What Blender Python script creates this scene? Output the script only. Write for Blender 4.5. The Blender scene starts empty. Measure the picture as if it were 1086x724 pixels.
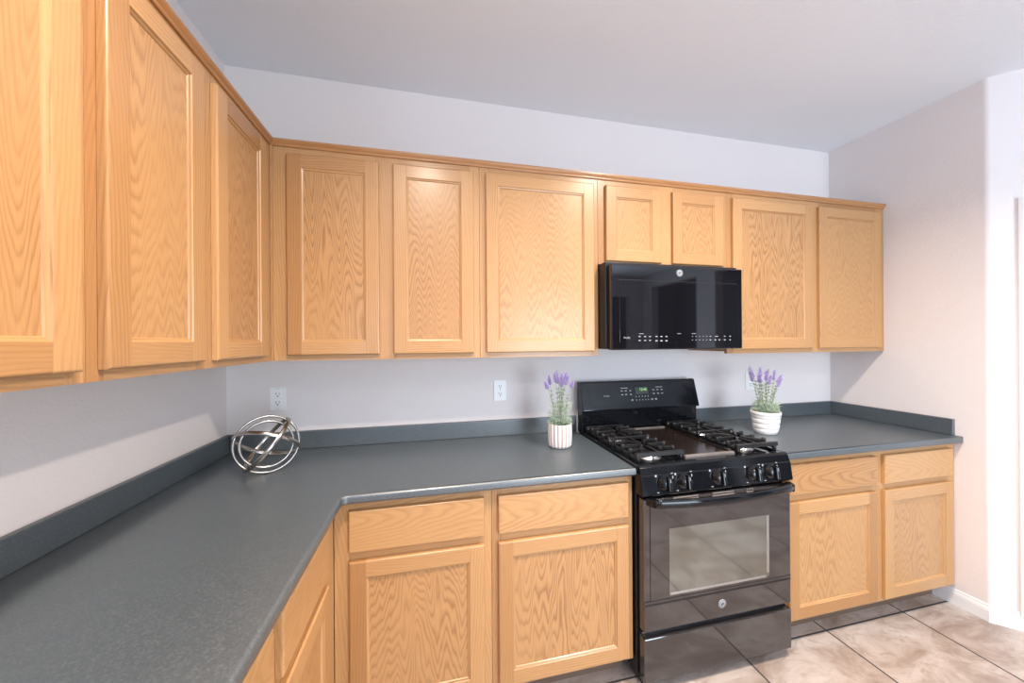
import bpy, bmesh, math, random
from mathutils import Vector, Matrix
random.seed(7)
SC = bpy.context.scene
COL = SC.collection
PI = math.pi

# ------------------------------------------------------------------ camera, world, lights, exposure
CAM = Vector((0.96, -1.977, 1.439))
_yaw, _roll = math.radians(13.09), math.radians(-0.369)
_R = Vector((math.cos(_yaw), -math.sin(_yaw), 0)); _D = Vector((math.sin(_yaw), math.cos(_yaw), 0)); _Z = Vector((0, 0, 1))
_X = _R*math.cos(_roll) + _Z*math.sin(_roll); _Y = -_R*math.sin(_roll) + _Z*math.cos(_roll)
cam = bpy.data.cameras.new('camera')
cam.sensor_width = 36.0; cam.sensor_fit = 'HORIZONTAL'
cam.lens = 36.0*380.0/1086.0
cam.shift_x = -4.5/1086.0
cam.clip_start = 0.02
camo = bpy.data.objects.new('camera', cam); COL.objects.link(camo)
_M = Matrix((_X, _Y, -_D)).transposed().to_4x4(); _M.translation = CAM
camo.matrix_world = _M
SC.camera = camo

SC.view_settings.view_transform = 'Standard'
SC.view_settings.look = 'None'
SC.view_settings.exposure = 0.68
SC.view_settings.gamma = 1.0
SC.view_settings.use_curve_mapping = False

W = bpy.data.worlds.new('world'); SC.world = W; W.use_nodes = True
W.node_tree.nodes['Background'].inputs[0].default_value = (0.55, 0.72, 1.0, 1)
W.node_tree.nodes['Background'].inputs[1].default_value = 1.0

H = 2.765            # ceiling height
XR = 3.712           # right wall
CAN_W = 24.0; CAN_SPREAD = 142.0         # recessed lamp power
CAN_COL = (1.0, 0.86, 0.73)
DAY_COL = (0.76, 0.88, 1.0); WIN_COL = (0.40, 0.66, 1.0)
CANS = [(0.93, -1.55), (2.2, -1.30), (2.2, -3.0), (3.43, -2.95)]
CAN_P = [0.80, 1.0, 0.5, 0.22]     # relative output of each lamp

def area_light(name, loc, rot, sx, sy, power, col):
    l = bpy.data.lights.new(name, 'AREA'); l.shape = 'RECTANGLE'; l.size = sx; l.size_y = sy
    l.energy = power; l.color = col
    o = bpy.data.objects.new(name, l); COL.objects.link(o); o.location = loc; o.rotation_euler = rot
    return o
# daylight fill: assumed glass door and added blue window, both unseen behind the camera
area_light('daylight_fill_front', (3.25, -5.42, 1.15), (math.radians(100), 0, math.radians(8)), 1.9, 2.0, 84.0, DAY_COL)
area_light('daylight_fill_left', (0.03, -3.75, 1.6), (math.radians(90), 0, math.radians(-90)), 1.3, 1.1, 22.0, WIN_COL)

# ------------------------------------------------------------------ node helpers and materials
class NT:
    def __init__(s, name):
        s.m = bpy.data.materials.new(name); s.m.use_nodes = True
        s.t = s.m.node_tree; s.b = s.t.nodes['Principled BSDF']
    def n(s, typ, **kw):
        nd = s.t.nodes.new(typ)
        for k, v in kw.items(): setattr(nd, k, v)
        return nd
    def l(s, a, b): s.t.links.new(a, b)
    def val(s, sock, x):
        if hasattr(x, 'is_linked') or hasattr(x, 'links'): s.l(x, sock)
        else: sock.default_value = x
    def math(s, op, a, b=None, c=None):
        nd = s.n('ShaderNodeMath', operation=op); s.val(nd.inputs[0], a)
        if b is not None: s.val(nd.inputs[1], b)
        if c is not None: s.val(nd.inputs[2], c)
        return nd.outputs[0]
    def comb(s, x, y, z):
        nd = s.n('ShaderNodeCombineXYZ')
        for i, q in enumerate((x, y, z)): s.val(nd.inputs[i], q)
        return nd.outputs[0]
    def noise(s, vec, scale=1.0, detail=2.0, rough=0.5, dist=0.0):
        nd = s.n('ShaderNodeTexNoise'); s.l(vec, nd.inputs['Vector'])
        nd.inputs['Scale'].default_value = scale; nd.inputs['Detail'].default_value = detail
        nd.inputs['Roughness'].default_value = rough; nd.inputs['Distortion'].default_value = dist
        return nd.outputs['Fac']
    def ramp(s, fac, stops):
        nd = s.n('ShaderNodeValToRGB'); s.l(fac, nd.inputs[0]); e = nd.color_ramp.elements
        while len(e) < len(stops): e.new(0.5)
        for i, (p, c) in enumerate(stops):
            e[i].position = p; e[i].color = (c, c, c, 1) if not hasattr(c, '__len__') else (*c, 1)
        return nd.outputs[0]
    def mix(s, fac, a, b, blend='MIX'):
        nd = s.n('ShaderNodeMix', data_type='RGBA', blend_type=blend)
        s.val(nd.inputs[0], fac)
        for k, q in ((6, a), (7, b)):
            if isinstance(q, tuple): nd.inputs[k].default_value = (*q, 1)
            else: s.l(q, nd.inputs[k])
        return nd.outputs[2]
    def bump(s, h, strength, dist):
        nd = s.n('ShaderNodeBump'); s.l(h, nd.inputs['Height'])
        nd.inputs['Strength'].default_value = strength; nd.inputs['Distance'].default_value = dist
        s.l(nd.outputs[0], s.b.inputs['Normal'])
    def set(s, **kw):
        for k, v in kw.items():
            i = s.b.inputs[k.replace('_', ' ')]
            if isinstance(v, tuple): i.default_value = (*v, 1) if len(v) == 3 else v
            else: s.val(i, v)
        return s.m
    def objco(s): return s.n('ShaderNodeTexCoord').outputs['Object']

def plain(name, col, rough=0.5, metal=0.0, ior=1.5, coat=0.0, var=0.06, scale=60.0, spec=None):
    """a lightly mottled procedural surface"""
    t = NT(name); f = t.noise(t.objco(), scale, 2.0)
    a = tuple(c*(1-var) for c in col); b = tuple(min(1, c*(1+var)) for c in col)
    t.l(t.mix(f, a, b), t.b.inputs['Base Color'])
    t.set(Roughness=rough, Metallic=metal, IOR=ior, Coat_Weight=coat)
    return t.m

def make_oak(name, light, dark):
    t = NT(name)
    uv = t.n('ShaderNodeUVMap', uv_map='UVMap').outputs[0]
    sp = t.n('ShaderNodeSeparateXYZ'); t.l(uv, sp.inputs[0]); u, v = sp.outputs[0], sp.outputs[1]
    cell = t.math('FLOOR', t.math('DIVIDE', u, 10.0))
    ul = t.math('SUBTRACT', t.math('SUBTRACT', u, t.math('MULTIPLY', cell, 10.0)), 5.0)
    wn = t.n('ShaderNodeTexWhiteNoise', noise_dimensions='1D'); t.l(t.math('ADD', cell, 0.41), wn.inputs['W'])
    rnd = wn.outputs['Value']
    cz = t.math('MULTIPLY', cell, 3.71)
    # panels (v stored above 50) are flat-sawn veneer with stacked peaks; boards are straighter
    isp = t.math('GREATER_THAN', v, 50.0); v = t.math('SUBTRACT', v, t.math('MULTIPLY', isp, 100.0))
    n1 = t.noise(t.comb(t.math('MULTIPLY', ul, 9.0), t.math('MULTIPLY', v, 2.2), cz), 1.0, 2.0)
    n2 = t.noise(t.comb(t.math('MULTIPLY', ul, 38.0), t.math('MULTIPLY', v, 5.0), cz), 1.0, 2.0)
    yy = t.math('ADD', t.math('MULTIPLY', v, 0.13), t.math('MULTIPLY', t.math('SUBTRACT', n1, 0.5), 0.08))
    uu = t.math('ADD', ul, t.math('MULTIPLY', t.math('SUBTRACT', n2, 0.5), 0.012))
    r1 = t.math('SQRT', t.math('ADD', t.math('MULTIPLY', uu, uu), t.math('MULTIPLY', yy, yy)))
    z1 = t.noise(t.comb(t.math('MULTIPLY', ul, 17.0), t.math('MULTIPLY', v, 1.5), t.math('ADD', cz, 4.0)), 1.0, 1.0)
    z2 = t.noise(t.comb(t.math('MULTIPLY', ul, 45.0), t.math('MULTIPLY', v, 4.0), t.math('ADD', cz, 7.0)), 1.0, 2.0)
    sl = t.math('MULTIPLY_ADD', t.math('FRACT', t.math('MULTIPLY', rnd, 7.3)), 0.16, 0.14)
    r2 = t.math('ADD', t.math('MULTIPLY', v, sl), t.math('MULTIPLY', t.math('SUBTRACT', z1, 0.5), 0.17))
    r2 = t.math('ADD', r2, t.math('MULTIPLY', t.math('SUBTRACT', z2, 0.5), 0.020))
    r2 = t.math('ADD', r2, t.math('MULTIPLY', t.math('ABSOLUTE', ul), 0.30))
    r2 = t.math('ADD', r2, t.math('MULTIPLY', t.math('SUBTRACT', n1, 0.5), 0.05))
    r = t.math('ADD', t.math('MULTIPLY', r1, t.math('SUBTRACT', 1.0, isp)), t.math('MULTIPLY', r2, isp))
    fr = t.math('FRACT', t.math('MULTIPLY', r, t.math('SUBTRACT', 105.0, t.math('MULTIPLY', isp, 30.0))))
    ring = t.ramp(fr, [(0.0, 0.7), (0.10, 1.0), (0.30, 0.45), (0.55, 0.0), (0.88, 0.10), (1.0, 0.7)])
    patch = t.ramp(t.noise(t.comb(t.math('MULTIPLY', ul, 7.0), t.math('MULTIPLY', v, 1.6), t.math('ADD', cz, 9.0)), 1.0, 2.0), [(0.33, 0.35), (0.66, 1.0)])
    pore = t.ramp(t.noise(t.comb(t.math('MULTIPLY', ul, 520.0), t.math('MULTIPLY', v, 14.0), cz), 1.0, 3.0, 0.6), [(0.40, 0.0), (0.72, 1.0)])
    fac = t.math('ADD', t.math('MULTIPLY', t.math('MULTIPLY', ring, patch), t.math('MULTIPLY', t.math('MULTIPLY_ADD', isp, 0.16, 0.58), t.math('MULTIPLY_ADD', t.math('FRACT', t.math('MULTIPLY', rnd, 13.7)), 0.55, 0.5))), t.math('MULTIPLY', pore, 0.22))
    c = t.mix(fac, light, dark)
    tone = t.ramp(rnd, [(0.0, (0.80, 0.71, 0.62)), (0.10, (0.89, 0.84, 0.79)), (0.20, (0.95, 0.93, 0.91)), (1.0, (1.08, 1.09, 1.10))])
    c = t.mix(1.0, c, tone, 'MULTIPLY')
    t.l(c, t.b.inputs['Base Color'])
    t.set(Roughness=0.34, Coat_Weight=0.25, Coat_Roughness=0.22)
    t.bump(fac, 0.12, 0.001)
    return t.m

def make_wall(name, col, rough=0.75):
    t = NT(name); co = t.objco()
    f = t.noise(co, 1.3, 2.0)
    t.l(t.mix(f, tuple(c*0.98 for c in col), tuple(min(1, c*1.02) for c in col)), t.b.inputs['Base Color'])
    t.set(Roughness=rough, Specular_IOR_Level=0.25)
    h = t.ramp(t.noise(co, 95.0, 3.0, 0.55), [(0.42, 0.0), (0.62, 1.0)])
    t.bump(h, 0.16, 0.002)
    return t.m

def make_floor():
    t = NT('floor_tile'); co = t.objco()
    sp = t.n('ShaderNodeSeparateXYZ'); t.l(co, sp.inputs[0])
    T = 0.519
    gx = t.math('DIVIDE', t.math('SUBTRACT', sp.outputs[0], 2.328), T); gy = t.math('DIVIDE', t.math('ADD', sp.outputs[1], 0.595), T)
    ix, iy = t.math('FLOOR', gx), t.math('FLOOR', gy)
    fx = t.math('ABSOLUTE', t.math('SUBTRACT', t.math('FRACT', gx), 0.5)); fy = t.math('ABSOLUTE', t.math('SUBTRACT', t.math('FRACT', gy), 0.5))
    edge = t.math('MAXIMUM', fx, fy)
    grout = t.math('GREATER_THAN', edge, 0.5 - 0.0042/T)
    wn = t.n('ShaderNodeTexWhiteNoise', noise_dimensions='2D'); t.l(t.comb(ix, iy, 0.0), wn.inputs['Vector'])
    off = t.n('ShaderNodeVectorMath', operation='SCALE'); t.l(wn.outputs['Color'], off.inputs[0]); off.inputs['Scale'].default_value = 31.0
    ad = t.n('ShaderNodeVectorMath', operation='ADD'); t.l(co, ad.inputs[0]); t.l(off.outputs[0], ad.inputs[1])
    mp = t.n('ShaderNodeMapping'); t.l(ad.outputs[0], mp.inputs[0]); mp.inputs['Rotation'].default_value = (0, 0, 0.6); mp.inputs['Scale'].default_value = (1.0, 2.0, 1.0)
    a = t.noise(mp.outputs[0], 3.2, 6.0, 0.62, 1.0)
    b = t.noise(mp.outputs[0], 9.0, 5.0, 0.65, 1.6)
    c = t.ramp(a, [(0.32, (0.27, 0.20, 0.16)), (0.46, (0.40, 0.325, 0.28)), (0.56, (0.50, 0.43, 0.385)), (0.70, (0.57, 0.515, 0.475))])
    vein = t.ramp(b, [(0.36, 0.5), (0.47, 0.0)])
    c = t.mix(vein, c, (0.29, 0.22, 0.18))
    c = t.mix(grout, c, (0.05, 0.045, 0.042))
    t.l(c, t.b.inputs['Base Color'])
    t.set(Roughness=t.math('ADD', t.math('MULTIPLY', grout, 0.5), 0.30))
    t.bump(t.math('SUBTRACT', 1.0, grout), 0.4, 0.002)
    return t.m

def make_counter():
    t = NT('counter_laminate'); co = t.objco()
    a = t.noise(co, 210.0, 3.0, 0.6, 0.8); b = t.noise(co, 3.0, 3.0)
    c = t.ramp(a, [(0.36, (0.050, 0.068, 0.080)), (0.52, (0.064, 0.083, 0.096)), (0.66, (0.110, 0.126, 0.136))])
    c = t.mix(t.math('MULTIPLY', b, 0.25), c, (0.058, 0.078, 0.091))
    t.l(c, t.b.inputs['Base Color'])
    t.set(Roughness=t.math('ADD', t.math('MULTIPLY', a, 0.12), 0.31), IOR=2.0)
    t.bump(a, 0.05, 0.0005)
    return t.m

OAK = make_oak('oak', (0.535, 0.298, 0.126), (0.285, 0.128, 0.044))
MOULD = make_oak('oak_moulding', (0.45, 0.215, 0.080), (0.26, 0.105, 0.034))
WALL = make_wall('wall_paint', (0.82, 0.765, 0.745))
CEIL = make_wall('ceiling_daylight_tint', (0.83, 0.86, 0.91))  # white ceiling; the bluish daylight cast is put into its colour
WHITE = plain('white_trim_paint', (0.83, 0.83, 0.83), 0.4, var=0.01)
FLOOR = make_floor()
COUNTER = make_counter()
BLACK = plain('black_enamel', (0.006, 0.007, 0.009), 0.09, ior=1.45)
BLACKM = plain('black_plastic', (0.014, 0.014, 0.015), 0.32)
GLASS = plain('black_glass', (0.006, 0.006, 0.008), 0.03, ior=1.7)
DOORB = plain('oven_door_gloss', (0.026, 0.023, 0.024), 0.06, ior=1.95)
OVWIN = plain('oven_window_glass', (0.34, 0.375, 0.37), 0.09, metal=1.0, var=0.15, scale=9.0)
IRON = plain('cast_iron', (0.012, 0.012, 0.013), 0.36, ior=1.5, var=0.3)
GRIDDLE = plain('griddle_brown', (0.014, 0.0085, 0.0065), 0.22, ior=1.6, var=0.35, scale=14.0)
WORN = plain('worn_grey_metal', (0.16, 0.14, 0.13), 0.45, var=0.4, scale=30.0)
STEEL = plain('brushed_steel', (0.62, 0.60, 0.58), 0.28, metal=1.0)
ALU = plain('burner_aluminium', (0.55, 0.55, 0.56), 0.35, metal=1.0)
SILVER = plain('silver_print', (0.36, 0.37, 0.39), 0.35)
DISPLAY = plain('display_glass', (0.05, 0.055, 0.05), 0.15)
PEWTER = plain('satin_nickel', (0.46, 0.43, 0.40), 0.22, metal=1.0, var=0.12)
PLATE = plain('white_plastic', (0.90, 0.90, 0.89), 0.35, var=0.01)
SLOT = plain('outlet_slot', (0.06, 0.055, 0.05), 0.6)
POTW = plain('white_ceramic', (0.84, 0.83, 0.82), 0.35, var=0.02)
GROOVE = plain('rose_groove', (0.52, 0.36, 0.32), 0.6)
SOIL = plain('moss_fill', (0.10, 0.12, 0.07), 0.9, var=0.4)
LEAF = plain('sage_leaf', (0.46, 0.56, 0.43), 0.6, var=0.35, scale=90.0)
STEM = plain('sage_stem', (0.30, 0.36, 0.25), 0.6, var=0.2)
PURPLE = plain('lavender_bloom', (0.46, 0.36, 0.66), 0.6, var=0.3, scale=120.0)
KICK = make_oak('kick_board_shaded', (0.17, 0.115, 0.08), (0.11, 0.07, 0.045))  # oak darkened so its colour holds the shade of the toe space
def emit(name, col, s):
    t = NT(name); t.set(Base_Color=col, Emission_Color=col, Emission_Strength=s); return t.m
GREEN = emit('green_digits', (0.30, 0.62, 0.20), 0.5)
LENS = emit('lamp_lens', CAN_COL, 6.0)
SKYGL = emit('bright_window_pane', (0.62, 0.78, 1.0), 0.9)
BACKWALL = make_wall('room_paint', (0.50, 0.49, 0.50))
UNLIT = plain('unlit_room_dark', (0.05, 0.05, 0.055), 0.6)  # near-black colour carries the darkness of unlit rooms past the openings

# ------------------------------------------------------------------ mesh builder
_cell = [0]
class MB:
    """collects shapes and links them as ONE mesh object"""
    def __init__(s): s.v, s.f, s.uv, s.sm, s.mi = [], [], [], [], []
    def add(s, vs, fs, uvs=None, smooth=False, mi=0):
        o = len(s.v); s.v += [tuple(p) for p in vs]
        for i, f in enumerate(fs):
            s.f.append([o+k for k in f]); s.sm.append(smooth); s.mi.append(mi)
            s.uv.append(uvs[i] if uvs else [(vs[k][0]+vs[k][1], vs[k][2]) for k in f])
    def board(s, x0, x1, y0, y1, z0, z1, g='z', bev=0.0012, big=None, uo=None, seg=2, mi=0, smooth=False, vadd=0.0):
        """box with eased edges; UV runs along grain axis g. big=(test(mid), radius): rounder edges"""
        bm = bmesh.new(); bmesh.ops.create_cube(bm, size=1.0)
        c = Vector(((x0+x1)/2, (y0+y1)/2, (z0+z1)/2)); d = Vector((x1-x0, y1-y0, z1-z0))
        for q in bm.verts: q.co = Vector([c[i]+q.co[i]*d[i] for i in range(3)])
        if big:
            es = [e for e in bm.edges if big[0]((e.verts[0].co+e.verts[1].co)/2)]
            if es: bmesh.ops.bevel(bm, geom=es, offset=big[1], segments=3, profile=0.5, affect='EDGES')
        if bev > 0:
            es = [e for e in bm.edges if e.is_manifold and e.calc_face_angle(0) > 1.2]
            bmesh.ops.bevel(bm, geom=es, offset=min(bev, 0.3*min(d)), segments=seg, profile=0.5, affect='EDGES')
        bm.normal_update()
        _cell[0] += 1; cell = _cell[0]
        if uo is None: uo = random.choice((-1, 1))*random.uniform(0.10, 0.24)
        vo = random.uniform(-1.0, 1.0)+vadd; gi = 'xyz'.index(g)
        vs = [q.co.copy() for q in bm.verts]; bm.verts.index_update()
        fs, uvs = [], []
        for f in bm.faces:
            fs.append([q.index for q in f.verts])
            ni = max(range(3), key=lambda i: abs(f.normal[i]))
            if ni == gi: oi, vi = (gi+1) % 3, (gi+2) % 3
            else: vi = gi; oi = 3-ni-gi
            uvs.append([(10*cell+5+uo+(q.co[oi]-c[oi]), q.co[vi]-c[vi]+vo) for q in f.verts])
        bm.free(); s.add(vs, fs, uvs, smooth, mi)
    def quad(s, pts, g, mi=0):
        _cell[0] += 1; gi = 'xyz'.index(g)
        c = sum((Vector(p) for p in pts), Vector())/len(pts)
        oi = max((i for i in range(3) if i != gi), key=lambda i: max(p[i] for p in pts)-min(p[i] for p in pts))
        s.add(pts, [list(range(len(pts)))], [[(10*_cell[0]+5.17+p[oi]-c[oi], p[gi]-c[gi]) for p in pts]], False, mi)
    def box(s, x0, x1, y0, y1, z0, z1, bev=0.0, seg=2, mi=0, smooth=False): s.board(x0, x1, y0, y1, z0, z1, 'z', bev, None, 0.15, seg, mi, smooth)
    def lathe(s, prof, c=(0, 0, 0), n=32, M=None, smooth=True, mi=0):
        """prof: list of (r, z) from one end to the other, about local z"""
        vs, fs = [], []
        for r, z in prof:
            for k in range(n):
                a = 2*PI*k/n; vs.append(Vector((r*math.cos(a), r*math.sin(a), z)))
        for i in range(len(prof)-1):
            for k in range(n):
                fs.append([i*n+k, i*n+(k+1) % n, (i+1)*n+(k+1) % n, (i+1)*n+k])
        if prof[0][0] > 1e-6: fs.append(list(range(n))[::-1])
        if prof[-1][0] > 1e-6: fs.append([(len(prof)-1)*n+k for k in range(n)])
        if M is not None: vs = [M @ p for p in vs]
        vs = [p+Vector(c) for p in vs]
        s.add(vs, fs, None, smooth, mi)
    def tube(s, path, r, n=10, closed=False, flat=None, mi=0, ref=(0, 0, 1)):
        """sweep a circle (or ellipse flat=(a,b)) along a path; r may be a list"""
        P = [Vector(p) for p in path]; m = len(P); vs, fs = [], []
        prev = Vector(ref)
        for i in range(m):
            a = P[(i-1) % m] if (closed or i > 0) else P[i]; b = P[(i+1) % m] if (closed or i < m-1) else P[i]
            t = (b-a).normalized(); up = prev-t*prev.dot(t)
            if up.length < 1e-5: up = t.orthogonal()
            up.normalize(); prev = up; sd = t.cross(up)
            rr = r[i] if isinstance(r, (list, tuple)) else r
            ra, rb = flat if flat else (rr, rr)
            for k in range(n):
                q = 2*PI*k/n; vs.append(P[i]+up*math.cos(q)*ra+sd*math.sin(q)*rb)
        for i in range(m if closed else m-1):
            j = (i+1) % m
            for k in range(n): fs.append([i*n+k, i*n+(k+1) % n, j*n+(k+1) % n, j*n+k])
        if not closed: fs += [list(range(n))[::-1], [(m-1)*n+k for k in range(n)]]
        s.add(vs, fs, None, True, mi)
    def prism(s, poly, axis, a, b, smooth=False, mi=0, bev=0.0, g=None):
        """extrude a 2-D polygon along an axis ('x': poly is (y,z); 'z': poly is (x,y); 'y': (x,z))"""
        def pt(p, t): return {'x': (t, p[0], p[1]), 'y': (p[0], t, p[1]), 'z': (p[0], p[1], t)}[axis]
        n = len(poly); bm = bmesh.new()
        A = [bm.verts.new(pt(p, a)) for p in poly]; B = [bm.verts.new(pt(p, b)) for p in poly]
        bm.faces.new(A); bm.faces.new(B)
        for i in range(n): bm.faces.new((A[i], A[(i+1) % n], B[(i+1) % n], B[i]))
        bmesh.ops.recalc_face_normals(bm, faces=bm.faces)
        if bev: bmesh.ops.bevel(bm, geom=[e for e in bm.edges if e.calc_face_angle(0) > 0.6], offset=bev, segments=2, profile=0.5, affect='EDGES')
        bm.verts.index_update(); vs = [q.co.copy() for q in bm.verts]; fs = [[q.index for q in f.verts] for f in bm.faces]
        uvs = None
        if g:
            _cell[0] += 1; gi = 'xyz'.index(g); o = [i for i in range(3) if i != gi]
            uvs = [[(10*_cell[0]+5.16+vs[k][o[0]]*0.3+vs[k][o[1]]*0.3, vs[k][gi]) for k in f] for f in fs]
        bm.free(); s.add(vs, fs, uvs, smooth, mi)
    def build(s, name, mat, parent=None):
        me = bpy.data.meshes.new(name); me.from_pydata(s.v, [], s.f)
        mats = mat if isinstance(mat, (list, tuple)) else [mat]
        for m in mats: me.materials.append(m)
        uvl = me.uv_layers.new(name='UVMap'); i = 0
        for pi, p in enumerate(me.polygons):
            p.use_smooth = s.sm[pi]; p.material_index = s.mi[pi]
            for k in range(p.loop_total): uvl.data[p.loop_start+k].uv = s.uv[pi][k]
        bm = bmesh.new(); bm.from_mesh(me); bmesh.ops.recalc_face_normals(bm, faces=bm.faces); bm.to_mesh(me); bm.free()
        o = bpy.data.objects.new(name, me); COL.objects.link(o)
        if parent is not None: o.parent = parent
        return o

def on(mb, M, mat, name, parent):
    k = MB(); k.add([M @ Vector(p) for p in mb.v], mb.f); return k.build(name, mat, parent)
def on_each(mb, M, mat, name, parent):
    # every plain box collected in mb (8 corners, 6 faces) becomes a part of its own
    for i in range(len(mb.v)//8):
        k = MB(); k.add([M @ Vector(p) for p in mb.v[i*8:i*8+8]], [[q-i*8 for q in f] for f in mb.f[i*6:i*6+6]]); k.build(name, mat, parent)
def tag(o, label, cat, group=None):
    o['label'] = label; o['category'] = cat
    if group: o['group'] = group
    return o
def thing(name, label, cat, loc=(0, 0, 0), rz=0.0, group=None):
    o = bpy.data.objects.new(name, None); COL.objects.link(o); o.empty_display_size = 0.1
    o.location = loc; o.rotation_euler = (0, 0, rz)
    return tag(o, label, cat, group)
def struct(mb, name, mat, parent=None):
    o = mb.build(name, mat, parent); o['kind'] = 'structure'; return o
def text(name, body, size, mat, M, parent, align='CENTER', depth=0.0004):
    cu = bpy.data.curves.new(name, 'FONT'); cu.body = body; cu.size = size; cu.extrude = depth; cu.align_x = align; cu.align_y = 'CENTER'
    tmp = bpy.data.objects.new(name+'_tmp', cu); COL.objects.link(tmp)
    bpy.context.view_layer.update()
    me = bpy.data.meshes.new_from_object(tmp.evaluated_get(bpy.context.evaluated_depsgraph_get()))
    bpy.data.objects.remove(tmp); me.transform(M); me.materials.clear(); me.materials.append(mat)
    o = bpy.data.objects.new(name, me); COL.objects.link(o); o.parent = parent
    return o
def facing(loc, tilt=0.0):
    """matrix that stands text in the xz plane facing -y, leaning back by tilt"""
    return Matrix.Translation(loc) @ Matrix.Rotation(PI/2-tilt, 4, 'X')

# ------------------------------------------------------------------ the setting
YF = -5.5; XF = 5.2
AX, AY = XR, -0.745                       # bullnose corner where the right wall turns 45 degrees
DL = 1.30; BX, BY = AX+DL*math.sqrt(0.5), AY-DL*math.sqrt(0.5)
m = MB(); m.box(-0.15, XF+0.15, YF-0.15, 0.15, -0.12, 0.0); struct(m, 'floor', FLOOR)
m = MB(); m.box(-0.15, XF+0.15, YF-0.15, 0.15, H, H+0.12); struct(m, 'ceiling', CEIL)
m = MB(); m.box(-0.15, XR+0.15, 0.0, 0.15, 0.0, H); struct(m, 'wall_back', WALL)
# left wall with an assumed window opening behind the camera
m = MB()
m.box(-0.15, 0.0, -3.05, 0.0, 0.0, H); m.box(-0.15, 0.0, YF, -4.45, 0.0, H)
m.box(-0.15, 0.0, -4.45, -3.05, 0.0, 1.0); m.box(-0.15, 0.0, -4.45, -3.05, 2.2, H)
struct(m, 'wall_left', WALL)
m = MB(); m.box(-0.13, -0.12, -4.45, -3.05, 1.0, 2.2); struct(m, 'window_1', SKYGL)  # glowing pane of the assumed window, added for blue fill
# right wall: straight piece, rounded corner, 45 degree piece
rr = 0.03; pts = [(XR, 0.0)]
tl = rr*math.tan(PI/8); cx, cy = XR+rr, AY+tl
for k in range(7):
    a = PI+k*(PI/4)/6; pts.append((cx+rr*math.cos(a), cy+rr*math.sin(a)))
dx, dy = math.sqrt(0.5), -math.sqrt(0.5)
pts += [(BX, BY), (BX+0.15, BY), (BX+0.15, 0.0)]
m = MB(); m.prism(pts, 'z', 0.0, H)
struct(m, 'wall_right', WALL)
m = MB(); m.box(BX, XF, BY, BY+0.15, 0.0, H); struct(m, 'wall_pantry', WALL)
m = MB()
m.box(XF, XF+0.15, YF, -5.2, 0, H); m.box(XF, XF+0.15, -3.95, -3.55, 0, H); m.box(XF, XF+0.15, -2.55, BY, 0, H)
m.box(XF, XF+0.15, -5.2, -3.95, 2.5, H); m.box(XF, XF+0.15, -3.55, -2.55, 2.5, H)
struct(m, 'wall_side', BACKWALL)
m = MB(); m.box(XF+0.8, XF+0.9, YF, BY, 0, H); m.box(XF+0.15, XF+0.8, YF-0.1, YF, 0, H); m.box(XF+0.15, XF+0.8, BY, BY+0.1, 0, H)
m.box(XF+0.15, XF+0.8, YF, BY, H, H+0.1); m.box(XF+0.15, XF+0.8, YF, BY, -0.1, 0)
struct(m, 'wall_hall', UNLIT)
m = MB()
m.box(-0.15, 2.25, YF-0.15, YF, 0, H); m.box(2.25, 4.25, YF-0.15, YF, 2.2, H); m.box(4.25, 4.4, YF-0.15, YF, 0, H)
m.box(4.4, 4.9, YF-0.15, YF, 2.35, H); m.box(4.9, XF+0.15, YF-0.15, YF, 0, H)
struct(m, 'wall_front', BACKWALL)
m = MB(); m.box(2.25, 4.25, YF-0.13, YF-0.12, 0.0, 2.2); struct(m, 'window_2', SKYGL)  # glowing pane of the assumed glass door, unseen
m = MB(); m.box(4.3, 5.0, YF-0.75, YF-0.7, 0, H); m.box(4.3, 4.35, YF-0.7, YF-0.15, 0, H); m.box(4.95, 5.0, YF-0.7, YF-0.15, 0, H)
struct(m, 'wall_closet', UNLIT)
# baseboards
def base_prof(d0): return [(0, 0), (0.014, 0), (0.014, 0.055), (0.011, 0.066), (0.007, 0.072), (0.006, 0.080), (0, 0.084)]
m = MB()
prof = base_prof(0)
ycor = AY+tl*0.3
path = [((XR, -0.53), (-1, 0)), ((XR, AY+0.002), None), ((XR+dx*0.0945, AY+dy*0.0945), (-math.sqrt(.5), -math.sqrt(.5)))]
n2 = Vector((-math.sqrt(.5), -math.sqrt(.5)))
mit = Vector((-1, 0))+n2; mit = mit/(1+Vector((-1, 0)).dot(n2))
offs = [Vector((-1, 0)), mit, n2]
vs, fs = [], []
for (p, _), o in zip(path, offs):
    for a, z in prof: vs.append((p[0]+o.x*a, p[1]+o.y*a, z))
K = len(prof)
for i in range(2):
    for k in range(K): fs.append([i*K+k, i*K+(k+1) % K, (i+1)*K+(k+1) % K, (i+1)*K+k])
fs += [list(range(K)), [2*K+k for k in range(K)]]
m.add(vs, fs); struct(m, 'baseboard_right', WHITE)
# pantry door and its casing on the 45 degree wall (local x along the wall)
DR = thing('door_1', 'x', 'door', (AX, AY, 0), -PI/4)
for k in ('label', 'category'): del DR[k]
DR['kind'] = 'structure'
m = MB()
for (a, b, z0, z1) in ((0.095, 0.165, 0, 2.13), (0.885, 0.955, 0, 2.13)):
    m.prism([(a, 0), (a, -0.012), (a+0.012, -0.019), (b-0.02, -0.019), (b-0.008, -0.012), (b, -0.010), (b, 0)], 'z', z0, z1)
m.prism([(0, 2.06), (-0.010, 2.06), (-0.019, 2.08), (-0.019, 2.118), (-0.012, 2.13), (0, 2.13)], 'x', 0.166, 0.884)
o = struct(m, 'trim_1', WHITE, DR)
m = MB(); m.board(0.168, 0.882, -0.008, 0.0, 0.01, 2.058, bev=0.001)
for z0, z1 in ((0.2, 0.95), (1.1, 1.95)):
    for x0, x1 in ((0.26, 0.5), (0.55, 0.79)): m.board(x0, x1, -0.011, -0.006, z0, z1, bev=0.002)
struct(m, 'door_panel', WHITE, DR)

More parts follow.
